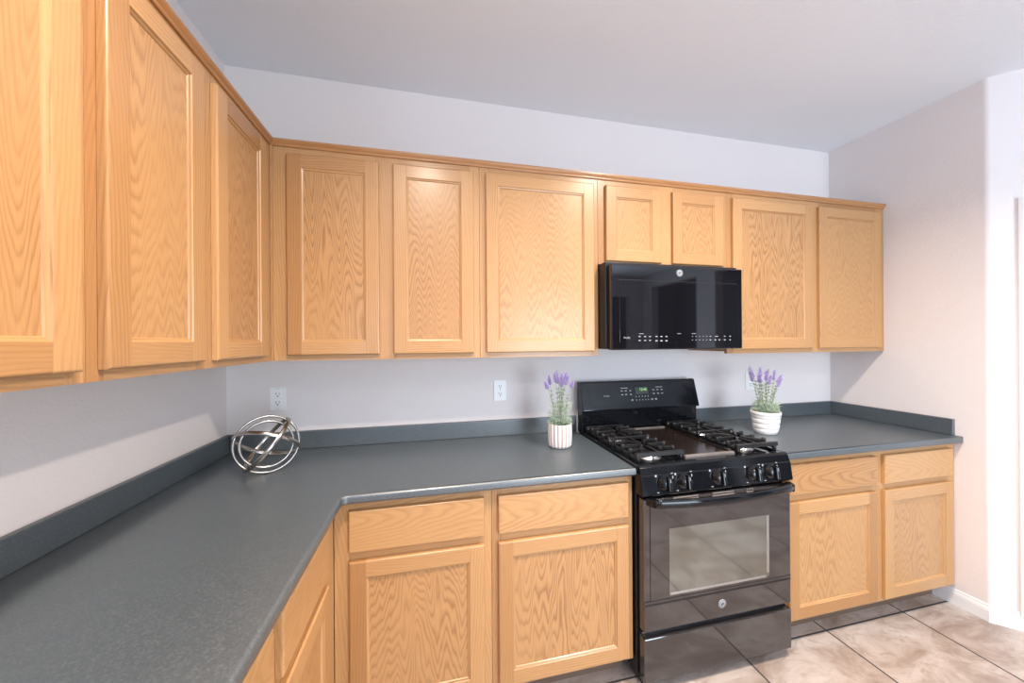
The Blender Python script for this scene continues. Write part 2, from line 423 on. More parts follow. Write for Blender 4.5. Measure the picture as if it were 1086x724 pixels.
# recessed ceiling lamps (behind and above the camera)
wh = ['above the corner counter', 'in front of the range', 'behind the camera near the range', 'near the pantry door']
for (x, y), w, cp_ in zip(CANS, wh, CAN_P):
    L = thing('recessed_light', 'round white recessed ceiling lamp '+w, 'ceiling lamp', (x, y, H), 0, 'recessed ceiling lamps')
    m = MB(); m.lathe([(0.066, -0.002), (0.074, -0.006), (0.09, -0.005), (0.095, 0.0)], n=40); m.build('trim_ring', WHITE, L)
    m = MB(); m.lathe([(0.0, -0.0015), (0.066, -0.0012), (0.066, -0.0002), (0, -0.0002)], n=40); m.build('lens', LENS, L)
    l = bpy.data.lights.new('lamp', 'AREA'); l.shape = 'DISK'; l.size = 0.13; l.spread = math.radians(CAN_SPREAD); l.energy = CAN_W*cp_; l.color = CAN_COL
    o = bpy.data.objects.new('lamp', l); COL.objects.link(o); o.parent = L; o.location = (0, 0, -0.012)

# ------------------------------------------------------------------ cabinets (local: x along the wall, front towards -y)
DT = 0.019
def make_door(parent, x0, x1, z0, z1, yf, sw=0.056):
    """frame-and-panel door; yf = front of the face frame. part door > door_panel"""
    yb, y1 = yf-0.0005, yf-DT
    m = MB(); fo = lambda c: c.y < y1+1e-4
    eps = 1e-4
    m.board(x0, x0+sw, y1, yb, z0, z1, 'z', 0.0007, (lambda c: c.y < y1+eps and (c.x < x0+eps or c.z > z1-eps or c.z < z0+eps), 0.0055))
    m.board(x1-sw, x1, y1, yb, z0, z1, 'z', 0.0007, (lambda c: c.y < y1+eps and (c.x > x1-eps or c.z > z1-eps or c.z < z0+eps), 0.0055))
    m.board(x0+sw, x1-sw, y1+0.0002, yb, z1-sw, z1, 'x', 0.0005, (lambda c: c.y < y1+0.0003 and c.z > z1-eps, 0.0055))
    m.board(x0+sw, x1-sw, y1+0.0002, yb, z0, z0+sw, 'x', 0.0005, (lambda c: c.y < y1+0.0003 and c.z < z0+eps, 0.0055))
    # stepped sticking around the panel
    a0, a1, c0, c1 = x0+sw, x1-sw, z0+sw, z1-sw
    ya, ym, yp = y1+0.0006, y1+0.0035, y1+0.009
    st = [(0.0, ya), (0.0015, ym), (0.007, ym+0.002), (0.009, yp)]
    for (w0, p0), (w1, p1) in zip(st, st[1:]):
        m.quad([(a0+w0, p0, c0+w0), (a0+w0, p0, c1-w0), (a0+w1, p1, c1-w1), (a0+w1, p1, c0+w1)], 'z')
        m.quad([(a1-w0, p0, c0+w0), (a1-w1, p1, c0+w1), (a1-w1, p1, c1-w1), (a1-w0, p0, c1-w0)], 'z')
        m.quad([(a0+w0, p0, c1-w0), (a1-w0, p0, c1-w0), (a1-w1, p1, c1-w1), (a0+w1, p1, c1-w1)], 'x')
        m.quad([(a0+w0, p0, c0+w0), (a0+w1, p1, c0+w1), (a1-w1, p1, c0+w1), (a1-w0, p0, c0+w0)], 'x')
    d = m.build('door', OAK, parent)
    m = MB(); m.board(a0+0.0085, a1-0.0085, yp, yp+0.005, c0+0.0085, c1-0.0085, 'z', 0, None, random.uniform(-0.05, 0.05), vadd=100.0)
    m.build('door_panel', OAK, d)
    return d
def make_drawer(parent, x0, x1, z0, z1, yf):
    y1 = yf-DT
    m = MB(); m.board(x0, x1, y1, yf-0.0005, z0, z1, 'x', 0.0008, (lambda c: c.y < y1+1e-4, 0.0055), random.uniform(-0.04, 0.04))
    return m.build('drawer_front', OAK, parent)
def face_frame(parent, w, z0, z1, yf, stiles, rails, th=0.019, mat=None):
    """stiles: [(x0,x1)], rails: [(x0,x1,z0,z1)]"""
    m = MB()
    for a, b in stiles: m.board(a, b, yf, yf+th, z0, z1, 'z', 0.0006)
    for a, b, c, d in rails: m.board(a, b, yf+0.0003, yf+th, c, d, 'x', 0.0004)
    return m.build('face_frame', mat or OAK, parent)

UD, UZ0, UZ1 = 0.3125, 1.365, 2.272
def upper(label, loc, rz, w, doors, z0=UZ0, dz=(1.388, 2.222), edges=(0.04, 0.04), group='oak wall cabinets'):
    """doors: [(x0,x1)] local"""
    t = thing('wall_cabinet', label, 'cabinet', loc, rz, group)
    Z = lambda z: z-loc[2]
    m = MB(); m.board(0.0015, w-0.0015, -(UD-0.0195), -0.001, Z(z0+0.012), Z(UZ1-0.004), 'z', 0.0005)
    m.build('carcass', OAK, t)
    st = [(0.0006, doors[0][0]+0.014)]
    for (a, b), (c, d) in zip(doors, doors[1:]): st.append((b-0.014, c+0.014))
    st.append((doors[-1][1]-0.014, w-0.0006))
    rails = []
    for (a, b), (c, d) in zip(st, st[1:]):
        rails += [(b, c, Z(z0), Z(dz[0]+0.014)), (b, c, Z(dz[1]-0.014), Z(UZ1))]
    face_frame(t, w, Z(z0), Z(UZ1), -UD, st, rails)
    for a, b in doors: make_door(t, a, b, Z(dz[0]), Z(dz[1]), -UD)
    return t

S1, S2, S3 = 1.174, 1.772, 2.541
x0 = UD+0.001
upper('oak two-door wall cabinet in the corner, left end of the back wall', (x0, 0, UZ0), 0, S1-x0, [(0.375-x0, 0.735-x0), (0.793-x0, 1.145-x0)])
upper('single-door oak wall cabinet just left of the microwave', (S1, 0, UZ0), 0, S2-S1, [(1.203-S1, 1.746-S1)])
upper('short oak wall cabinet with two small doors over the microwave', (S2, 0, 1.826), 0, S3-S2, [(1.810-S2, 2.127-S2), (2.193-S2, 2.508-S2)], z0=1.826, dz=(1.842, 2.222))
upper('two-door oak wall cabinet right of the microwave, against the right wall', (S3, 0, UZ0), 0, XR-0.001-S3, [(2.571-S3, 3.126-S3), (3.178-S3, 3.664-S3)])
YA, YB = -1.123, -1.98
upper('two-door oak wall cabinet on the left wall beside the corner', (0, YA, UZ0), PI/2, -0.001-YA, [(-1.098-YA, -0.781-YA), (-0.722-YA, -0.387-YA)])
upper('oak wall cabinet cut off by the left edge of the photo', (0, YB, UZ0), PI/2, YA-YB, [(-1.95-YB, -1.59-YB), (-1.53-YB, -1.149-YB)])
# the scribe strip that closes the inside corner
m = MB(); m.board(0.3135, 0.3225, -0.3225, -0.3135, UZ0, 2.252, 'z', 0.0006); tag(m.build('scribe_moulding', OAK), 'thin vertical oak strip closing the inside corner between the wall cabinets', 'trim')

# crown strip running along the tops of all wall cabinets
def crown():
    prof = [(0.000, 2.252), (0.005, 2.252), (0.007, 2.256), (0.007, 2.260), (0.012, 2.266), (0.015, 2.272), (0.015, 2.279), (0.0, 2.279), (-0.02, 2.279), (-0.02, 2.2735), (0.0, 2.2735)]
    # path of the cabinet front line, outward normal to the room
    P = [((UD, YB), (1, 0)), ((UD, -UD), (1, -1)), ((XR-0.001, -UD), (0, -1))]
    m = MB(); K = len(prof); vs = []
    for (p, n) in P:
        for a, z in prof: vs.append((p[0]+n[0]*(a+0.0005), p[1]+n[1]*(a+0.0005), z))
    fs, uvs = [], []
    for i in range(2):
        for k in range(K):
            f = [i*K+k, i*K+(k+1) % K, (i+1)*K+(k+1) % K, (i+1)*K+k]; fs.append(f)
            uvs.append([(15.2+i*10+vs[q][2]*0.5, vs[q][1] if i == 0 else vs[q][0]) for q in f])
    for f in (list(range(K)), [2*K+k for k in range(K)]): fs.append(f); uvs.append([(35.2+vs[q][2], vs[q][0]) for q in f])
    m.add(vs, fs, uvs)
    return m.build('crown_moulding', MOULD)
tag(crown(), 'narrow darker oak crown strip along the tops of the wall cabinets', 'moulding')

BD, BZ0, BZ1, KY = 0.6195, 0.106, 0.884, 0.535
def base(label, loc, rz, w, doors, ends=None, group='oak base cabinets', filler=0.0):
    t = thing('base_cabinet', label, 'cabinet', loc, rz, group)
    m = MB(); m.board(0.0015, w-0.0015, -(BD-0.0195), -0.001, BZ0+0.008, BZ1-0.001, 'z', 0.0005)
    m.build('carcass', OAK, t)
    st = [(0.0006, doors[0][0]+0.014)]
    for (a, b), (c, d) in zip(doors, doors[1:]): st.append((b-0.014, c+0.014))
    st.append((doors[-1][1]-0.014, w-0.0006))
    rails = []
    for (a, b), (c, d) in zip(st, st[1:]):
        rails += [(b, c, BZ0, 0.139), (b, c, 0.661, 0.721), (b, c, 0.838, BZ1)]
    face_frame(t, w, BZ0, BZ1, -BD, st, rails)
    for a, b in doors:
        make_drawer(t, a, b, 0.707, 0.853, -BD)
        make_door(t, a, b, 0.124, 0.675, -BD)
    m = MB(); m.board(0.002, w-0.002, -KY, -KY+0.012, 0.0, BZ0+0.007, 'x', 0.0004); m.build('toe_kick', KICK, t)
    return t
xb = BD+0.001
base('oak base cabinet in the inside corner under the grey counter', (xb, 0, 0), 0, S1-xb, [(0.671-xb, 1.144-xb)])
base('oak base cabinet immediately left of the black range', (S1, 0, 0), 0, 1.771-S1, [(1.198-S1, 1.746-S1)])
S4 = 2.542
base('two-door oak base cabinet between the range and the right wall', (S4, 0, 0), 0, XR-0.001-S4, [(2.575-S4, 3.126-S4), (3.178-S4, 3.668-S4)])
YC = -1.120
base('oak base cabinet on the left run nearest the inside corner', (0, YC, 0), PI/2, -BD-YC-0.0005, [(-1.098-YC, -0.742-YC)])
base('oak base cabinet on the left run, cut off by the bottom edge of the photo', (0, YB, 0), PI/2, YC-YB, [(-1.95-YB, -1.60-YB), (-1.54-YB, -1.142-YB)])

# ------------------------------------------------------------------ countertops
def slab(pts, name, label, rounds):
    """polygon slab with the front edge rolled; rounds = {index: radius}"""
    out = []; n = len(pts)
    for i, p in enumerate(pts):
        r = rounds.get(i, 0)
        if not r: out.append(p); continue
        p = Vector(p); a = (Vector(pts[i-1])-p).normalized(); b = (Vector(pts[(i+1) % n])-p).normalized()
        s = p+a*r; e = p+b*r
        for k in range(9):
            t = k/8; q = s*(1-t)**2+p*2*t*(1-t)+e*t*t; out.append((q.x, q.y))
    bm = bmesh.new(); A = [bm.verts.new((p[0], p[1], BZ1+0.0005)) for p in out]; B = [bm.verts.new((p[0], p[1], 0.916)) for p in out]
    bm.faces.new(A); bm.faces.new(B); N = len(out)
    for i in range(N): bm.faces.new((A[i], A[(i+1) % N], B[(i+1) % N], B[i]))
    bmesh.ops.recalc_face_normals(bm, faces=bm.faces)
    def front(e):
        c = (e.verts[0].co+e.verts[1].co)/2
        return abs(e.verts[0].co.z-e.verts[1].co.z) < 1e-5 and not (c.y > -0.01 or c.x < 0.01 or c.x > XR-0.01)
    top = [e for e in bm.edges if front(e) and e.verts[0].co.z > 0.9]; bot = [e for e in bm.edges if front(e) and e.verts[0].co.z < 0.9]
    bmesh.ops.bevel(bm, geom=top, offset=0.011, segments=6, profile=0.5, affect='EDGES')
    bot = [e for e in bm.edges if front(e) and max(v.co.z for v in e.verts) < BZ1+0.002]
    bmesh.ops.bevel(bm, geom=bot, offset=0.008, segments=3, profile=0.5, affect='EDGES')
    bm.verts.index_update(); m = MB()
    for f in bm.faces:
        m.add([v.co.copy() for v in f.verts], [list(range(len(f.verts)))], None, False)
    bm.free()
    o = m.build(name, COUNTER); tag(o, label, 'countertop', 'grey laminate countertops')
    bm = bmesh.new(); bm.from_mesh(o.data); bmesh.ops.remove_doubles(bm, verts=bm.verts, dist=1e-5); bm.to_mesh(o.data); bm.free()
    for p in o.data.polygons: p.use_smooth = True
    o.data.set_sharp_from_angle(angle=math.radians(35))
    for p in o.data.polygons: p.use_smooth = p.area < 0.3
    return o
CD = 0.656
ct = slab([(0.001, -0.001), (1.7725, -0.001), (1.7725, -CD), (CD, -CD), (CD, YB), (0.001, YB)], 'countertop', 'L-shaped grey laminate countertop in the corner left of the range', {3: 0.022, 2: 0.006})
def splash(x0, x1, y0, y1, p):
    m = MB(); m.board(x0, x1, y0, y1, 0.9163, 1.004, 'x', 0.0035, None, 0, 3); m.build('backsplash', COUNTER, p)
splash(0.0205, 1.7725, -0.020, -0.001, ct); splash(0.001, 0.020, YB, -0.001, ct)
cr = slab([(2.5395, -0.001), (XR-0.001, -0.001), (XR-0.001, -CD), (2.5395, -CD)], 'countertop', 'straight grey laminate countertop right of the range', {2: 0.004, 3: 0.004})
splash(2.5395, XR-0.0205, -0.020, -0.001, cr); splash(XR-0.020, XR-0.001, -0.625, -0.001, cr)

# ------------------------------------------------------------------ emblem: silver disc with a ringed script monogram
def emblem(parent, loc, r, tilt=0.0):
    M = facing(loc, tilt); R3 = M.to_3x3()
    m = MB(); m.lathe([(r, 0), (r, 0.0018), (r*0.93, 0.0024), (0, 0.0024)], n=36, M=M)
    e = m.build('emblem', SILVER, parent)
    m = MB(); Q = M
    def ring(rad, w): m.tube([Q @ Vector((rad*math.cos(2*PI*k/40), rad*math.sin(2*PI*k/40), 0.0025)) for k in range(40)], w, 6, True)
    ring(r*0.80, r*0.045)
    g = [(-0.05, 0.28), (-0.28, 0.34), (-0.42, 0.12), (-0.34, -0.10), (-0.12, -0.02), (-0.05, 0.22), (-0.04, -0.10), (-0.12, -0.40), (-0.36, -0.40), (-0.38, -0.26), (-0.10, -0.12), (0.10, 0.02), (0.32, 0.14), (0.34, 0.32), (0.18, 0.34), (0.06, 0.10), (0.12, -0.14), (0.30, -0.16), (0.46, 0.0)]
    m.tube([Q @ Vector((a*r, b*r, 0.0025)) for a, b in g], r*0.05, 6)
    m.build('monogram', BLACKM, e)
    return e

# ------------------------------------------------------------------ range
RX0, RX1 = 1.7775, 2.5345; RC = (RX0+RX1)/2
G = thing('gas_range', 'black freestanding gas range between the two countertops', 'stove', (RC, 0, 0))
L = lambda x: x-RC
m = MB(); m.box(L(RX0), L(RX1), -0.636, -0.03, 0.045, 0.905, 0.002); m.build('body', BLACK, G)
for sx in (L(RX0)+0.04, L(RX1)-0.04):
    for sy in (-0.58, -0.09):
        m = MB(); m.lathe([(0.018, 0), (0.018, 0.012), (0.008, 0.014), (0.008, 0.0455)], c=(sx, sy, 0), n=16); m.build('foot', BLACKM, G)
# cooktop tray with raised rim
m = MB()
m.box(L(RX0)-0.0015, L(RX1)+0.0015, -0.655, -0.075, 0.906, 0.915, 0.002)
for a in ((L(RX0)-0.0015, L(RX0)+0.016, -0.655, -0.075), (L(RX1)-0.016, L(RX1)+0.0015, -0.655, -0.075), (L(RX0)+0.016, L(RX1)-0.016, -0.655, -0.625), (L(RX0)+0.016, L(RX1)-0.016, -0.095, -0.075)):
    m.box(*a, 0.912, 0.925, 0.004)
m.build('cooktop', BLACK, G)
# front control panel
m = MB(); m.prism([(-0.637, 0.9245), (-0.656, 0.9235), (-0.664, 0.918), (-0.675, 0.889), (-0.678, 0.886), (-0.689, 0.812), (-0.684, 0.806), (-0.637, 0.806)], 'x', L(RX0)+0.001, L(RX1)-0.001, bev=0.0015)
pn = m.build('control_panel', BLACK, G)
ptilt = math.atan2(0.011, 0.074)
for i, kx in enumerate((1.883, 1.974, 2.142, 2.321, 2.416)):
    kz = 0.856; ky = -0.6835
    Mk = Matrix.Translation((L(kx), ky, kz)) @ Matrix.Rotation(PI/2-ptilt, 4, 'X')
    m = MB(); m.lathe([(0.033, 0.0), (0.033, 0.004), (0.027, 0.008), (0.0245, 0.020), (0.020, 0.024), (0, 0.024)], n=32, M=Mk)
    # finger grip
    bm = MB(); bm.box(-0.0085, 0.0085, -0.029, 0.029, 0.017, 0.039, 0.0055, 3)
    m.add([Mk @ Vector(p) for p in bm.v], bm.f)
    kn = m.build('knob', BLACK, G)
    q = MB(); q.box(-0.0012, 0.0012, 0.008, 0.021, 0.0385, 0.0395); mm = MB(); mm.add([Mk @ Vector(p) for p in q.v], q.f); mm.build('knob_mark', SILVER, kn)
    q = MB()
    for (a, b, c, d) in ((-0.044, -0.036, 0.026, 0.034), (0.036, 0.040, 0.014, 0.024), (-0.040, -0.031, -0.037, -0.034)):
        q.box(a, b, c, d, 0.0004, 0.0012)
    q.box(0.030, 0.040, 0.033, 0.036, 0.0004, 0.0012)
    on_each(q, Mk, SILVER, 'dial_marking', pn)
# oven door
DX0, DX1, DY = L(1.787), L(2.5305), -0.680
dm = MB()
WX0, WX1, WZ0, WZ1 = L(1.903), L(2.408), 0.388, 0.664
dm.box(DX0, DX1, DY+0.0025, -0.638, 0.25, 0.793, 0.004)
od = dm.build('oven_door', DOORB, G)
m = MB()       # glass pane standing slightly proud, framed by a thin groove
m.box(L(1.817), L(2.501), DY-0.0005, DY+0.002, 0.380, 0.775, 0.0015); m.build('door_glass', DOORB, od)
m = MB(); m.box(L(1.790), L(2.528), DY+0.0005, DY+0.002, 0.358, 0.3615); m.box(L(1.790), L(2.528), DY+0.001, DY+0.002, 0.374, 0.379); m.build('door_groove', BLACKM, od)
m = MB()
rw = 0.018
poly = []
for (cx_, cz_, a0) in ((WX1-rw, WZ1-0.002, 0), (WX0+0.002, WZ1-0.002, PI/2), (WX0+0.002, WZ0+0.002, PI), (WX1-rw, WZ0+rw, 1.5*PI)):
    r_ = rw if a0 == 1.5*PI else 0.002
    cc = (WX1-r_, cz_) if a0 == 0 else (cx_, cz_)
    for k in range(6): poly.append((cc[0]+r_*math.cos(a0+k*PI/10), cc[1]+r_*math.sin(a0+k*PI/10)))
m.prism(poly, 'y', DY-0.0012, DY); m.build('oven_window', OVWIN, od)
for bx in ((WX1-0.014, WX1-0.002, WZ0+0.02, WZ1-0.004), (WX0+0.004, WX1-0.02, WZ0+0.002, WZ0+0.011)):
    m = MB(); m.box(bx[0], bx[1], DY-0.0022, DY-0.001, bx[2], bx[3], 0.0008); m.build('window_bevel', ALU, od)
emblem(od, (L(2.162), DY+0.0025, 0.309), 0.0185)
# vents along the top of the door
for a, b in ((1.838, 1.878), (1.925, 2.045), (2.115, 2.225), (2.290, 2.325)):
    for z in (0.774, 0.785):
        m = MB(); m.box(L(a), L(b), DY-0.001, DY+0.003, z, z+0.0065, 0.001); m.build('vent_slot', STEEL, od)
# bowed handle with end brackets
m = MB()
path = []; HA, HB = L(1.824), L(2.506)
for k in range(33):
    t = -1+2*k/32; path.append((HA+(t+1)/2*(HB-HA), -0.708-0.034*(1-t*t), 0.785))
m.tube(path, 0.014, 16, flat=(0.0185, 0.010))
for sx, s in ((HA, 1), (HB, -1)):
    m.prism([(sx-s*0.024, -0.677), (sx+s*0.004, -0.677), (sx+s*0.012, -0.700), (sx+s*0.006, -0.718), (sx-s*0.004, -0.717), (sx-s*0.014, -0.704)], 'z', 0.769, 0.800, bev=0.003)
m.build('handle', BLACK, od)
# storage drawer
m = MB(); m.box(DX0, DX1, DY, -0.638, 0.046, 0.226, 0.004); m.box(DX0+0.004, DX1-0.004, -0.655, -0.638, 0.226, 0.236, 0.001)
m.build('storage_drawer', DOORB, G)
# backguard: sloped control head on a recessed riser
m = MB(); m.box(L(RX0)+0.002, L(RX1)-0.002, -0.086, -0.022, 0.9155, 1.05, 0.004)
m.prism([(-0.022, 1.038), (-0.106, 1.040), (-0.108, 1.046), (-0.064, 1.196), (-0.056, 1.203), (-0.028, 1.203), (-0.022, 1.198)], 'x', L(RX0)-0.001, L(RX1)+0.001, bev=0.004)
bg = m.build('backguard', BLACK, G)
bt = math.atan2(0.044, 0.150)
MB_ = Matrix.Translation((0, -0.086, 1.121)) @ Matrix.Rotation(PI/2-bt, 4, 'X')
q = MB(); q.box(-0.335, 0.335, -0.058, 0.054, -0.001, 0.0012, 0.001); cp = on(q, MB_, BLACK, 'touch_panel', bg)
q = MB(); q.box(-0.038, 0.047, 0.004, 0.045, 0.001, 0.0022, 0.0008); on(q, MB_, DISPLAY, 'clock_display', bg)
text('clock_digits', '12:45', 0.022, GREEN, MB_ @ Matrix.Translation((0.014, 0.030, 0.0026)), bg)
text('lettering', 'Profile', 0.0135, SILVER, MB_ @ Matrix.Translation((-0.225, 0.0, 0.0016)), bg)
q = MB()
for gx in (-0.125, -0.10, -0.070):
    for gy in (0.026, 0.004): q.box(gx-0.006, gx+0.006, gy-0.003, gy+0.003, 0.001, 0.0018)
q.box(-0.130, -0.085, 0.040, 0.044, 0.001, 0.0018); q.box(0.10, 0.145, 0.040, 0.044, 0.001, 0.0018)
for gx in (0.082, 0.110, 0.138):
    for gy in (0.026, 0.004): q.box(gx-0.006, gx+0.006, gy-0.003, gy+0.003, 0.001, 0.0018)
for gx in (-0.038, -0.018, 0.002, 0.022, 0.040):
    for gy in (-0.010, -0.030): q.box(gx-0.0025, gx+0.0025, gy-0.003, gy+0.003, 0.001, 0.0018)
for gx in (-0.066, 0.064, 0.090): q.box(gx-0.006, gx+0.006, -0.033, -0.025, 0.001, 0.0018)
on_each(q, MB_, SILVER, 'key_marking', bg)

# burners, grates and centre griddle
def burner(x, y, r):
    b = MB(); b.lathe([(r*1.25, 0.915), (r*1.25, 0.918), (r*1.05, 0.921), (r*1.0, 0.930), (r*0.86, 0.931), (0, 0.931)], c=(x, y, 0), n=32)
    o = b.build('burner', ALU, G)
    b = MB(); b.lathe([(r*0.84, 0.9312), (r*0.84, 0.936), (r*0.76, 0.939), (0, 0.939)], c=(x, y, 0), n=32); b.build('burner_cap', IRON, o)
BUR = [(L(1.905), -0.240, 0.036), (L(1.905), -0.530, 0.046), (L(2.420), -0.240, 0.044), (L(2.420), -0.530, 0.038)]
for b in BUR: burner(*b)
def grate(xa, xb):
    m = MB(); ya, yb = -0.622, -0.108; zt = 0.962; h = 0.015; w = 0.006
    def bar(p, q, ww=w, z1=zt, hh=h):
        p, q = Vector(p), Vector(q); d = (q-p); d.normalize(); s = Vector((-d.y, d.x))*ww
        poly = [(p+s), (p-s), (q-s), (q+s)]
        m.prism([(a.x, a.y) for a in poly], 'z', z1-hh, z1, bev=0.0022)
    # two long side rails, front and back bars
    bar((xa+w, ya), (xa+w, yb), 0.005, zt-0.016, 0.014); bar((xb-w, ya), (xb-w, yb), 0.005, zt-0.016, 0.014)
    bar((xa-0.004, ya+w), (xb+0.004, ya+w), 0.009, zt+0.001, 0.018); bar((xa, yb-w), (xb, yb-w), 0.008)
    mid = (ya+yb)/2; bar((xa-0.003, mid), (xb+0.003, mid), 0.0058, zt+0.002)
    cxm = (xa+xb)/2
    for bx, by, r in BUR:
        if not xa < bx < xb: continue
        lo, hi = (ya, mid) if by < mid else (mid, yb)
        cyy = (lo+hi)/2
        for fq in (0.25, 0.75):
            fy = lo+(hi-lo)*fq; gp = 0.034
            bar((xa-0.003, fy), (bx-gp, fy), 0.005, zt+0.002); bar((bx+gp, fy), (xb+0.004, fy), 0.005, zt+0.002)
        bar((xa-0.003, cyy), (bx-0.022, cyy), 0.005, zt+0.002); bar((bx+0.022, cyy), (xb+0.003, cyy), 0.005, zt+0.002)
        bar((bx, lo), (bx, cyy-0.020), 0.005); bar((bx, cyy+0.020), (bx, hi), 0.005)
        for sx in (-1, 1):
            for sy in (-1, 1):
                bar((bx+sx*0.016, cyy+sy*0.018), (bx+sx*0.066, cyy+sy*0.078), 0.0048, zt+0.005)
    # raised rounded tips along the outer rails and feet
    for y in [ya+(yb-ya)*q for q in (0.125, 0.25, 0.375, 0.5, 0.625, 0.75, 0.875)]:
        for x in (xa+0.006, xb-0.006): m.lathe([(0.0085, zt-0.030), (0.0090, zt+0.001), (0.007, zt+0.0045), (0, zt+0.0055)], c=(x, y, 0), n=14)
    for x in (xa+0.008, xb-0.008):
        for y in (ya+0.008, mid, yb-0.008): m.lathe([(0.008, 0.9155), (0.010, zt-0.006)], c=(x, y, 0), n=14)
    return m.build('grate', IRON, G)
grate(L(1.794), L(2.018)); grate(L(2.303), L(2.522))
m = MB(); m.box(L(2.032), L(2.290), -0.600, -0.125, 0.9155, 0.928, 0.003)
m.box(L(2.032), L(2.040), -0.600, -0.125, 0.916, 0.934, 0.002); m.box(L(2.282), L(2.290), -0.600, -0.125, 0.916, 0.934, 0.002)
gd = m.build('griddle', GRIDDLE, G)
for a, b in ((-0.620, -0.601), (-0.124, -0.106)):
    m = MB(); m.box(L(2.032), L(2.290), a, b, 0.9155, 0.935, 0.004); m.build('griddle_rail', WORN, gd)

# ------------------------------------------------------------------ microwave over the range
MX0, MX1 = 1.7755, 2.537; MC = 2.161
K = thing('microwave', 'black over-the-range microwave under the short wall cabinet', 'microwave', (MC, 0, 1.395))
X = lambda x: x-MC
ZM = 1.395
m = MB(); m.box(X(MX0), X(MX1), -0.384, -0.001, 0.004, 0.4285, 0.003); m.build('body', BLACKM, K)
m = MB(); m.box(X(1.786), X(2.538), -0.420, -0.3855, 0.0, 0.413, 0.006, 3); md = m.build('door', GLASS, K)
m = MB(); m.box(X(1.83), X(2.512), -0.4215, -0.418, 0.038, 0.331, 0.012, 4); wn = m.build('door_window', GLASS, md)
m = MB(); m.box(X(1.822), X(2.50), -0.4212, -0.419, 0.336, 0.3385); m.build('door_groove', BLACKM, md)
emblem(md, (0.0, -0.42, 0.380), 0.0175)
text('lettering', 'Profile', 0.0135, SILVER, facing((X(1.868), -0.4217, 0.058)), md)
q = MB(); Q = facing((0, -0.4214, 0))
def mk(x, z, w, h): q.box(x-w*0.36, x+w*0.36, z-h*0.36, z+h*0.36, 0.0, 0.0008)
for gx in (1.935, 1.965, 1.992): mk(X(gx), 0.064, 0.014, 0.006); mk(X(gx), 0.045, 0.014, 0.006)
for gx in (2.028, 2.055, 2.083): mk(X(gx), 0.064, 0.014, 0.007); mk(X(gx), 0.043, 0.016, 0.008)
mk(X(1.945), 0.078, 0.035, 0.003); mk(X(2.24), 0.078, 0.035, 0.003); mk(X(2.155), 0.078, 0.03, 0.003)
for k in range(5):
    mk(X(2.232+k*0.021), 0.064, 0.006, 0.005); mk(X(2.232+k*0.021), 0.046, 0.006, 0.005)
for gx in (2.338, 2.368, 2.392): mk(X(gx), 0.046, 0.012, 0.007)
mk(X(2.338), 0.064, 0.010, 0.005); mk(X(2.375), 0.064, 0.026, 0.005); mk(X(2.425), 0.064, 0.012, 0.006); mk(X(2.425), 0.046, 0.014, 0.008); mk(X(2.458), 0.064, 0.012, 0.006); mk(X(2.458), 0.046, 0.012, 0.007)
on_each(q, Q, SILVER, 'key_marking', md)
m = MB()
for k in range(12): m.box(X(1.84)+k*0.052, X(1.84)+k*0.052+0.04, -0.34, -0.10, 0.0005, 0.0045, 0.001)
m.build('bottom_grille', IRON, K)

# ------------------------------------------------------------------ wall outlets
def outlet(x, z, label, square):
    t = thing('wall_outlet', label, 'outlet', (x, 0, z), 0, 'white duplex wall outlets')
    m = MB(); m.box(-0.035, 0.035, -0.0055, -0.0002, -0.0575, 0.0575, 0.003, 3); m.build('cover_plate', PLATE, t)
    for zc in (0.0205, -0.0205):
        m = MB()
        if square: m.box(-0.0165, 0.0165, -0.0075, -0.005, zc-0.0185, zc+0.0185, 0.001)
        else:
            m.prism([(0.0165*math.cos(a), zc+max(-0.0135, min(0.0135, 0.0175*math.sin(a)))) for a in [2*PI*k/28 for k in range(28)]], 'y', -0.0075, -0.005)
        r = m.build('receptacle', PLATE, t)
        m = MB(); m.box(-0.0085, -0.0055, -0.0079, -0.0072, zc+0.0005, zc+0.0085); m.box(0.0055, 0.0080, -0.0079, -0.0072, zc+0.0005, zc+0.0075)
        m.lathe([(0.0032, 0), (0.0032, 0.0007), (0, 0.0007)], n=14, M=facing((0, -0.0072, zc-0.0075))); m.build('socket_slot', SLOT, r)
    for zc in ((0.049, -0.049) if square else (0.0,)):
        m = MB(); m.lathe([(0.0026, 0), (0.0026, 0.0008), (0.0015, 0.0012), (0, 0.0012)], n=14, M=facing((0, -0.0054, zc))); m.build('screw', STEEL, t)
    return t
outlet(0.2195, 1.166, 'white square-faced outlet above the wire orb by the left corner', True)
outlet(1.3245, 1.1665, 'white outlet with round sockets between the orb and the range', False)
outlet(3.018, 1.166, 'white wall outlet half hidden behind the right lavender plant', False)

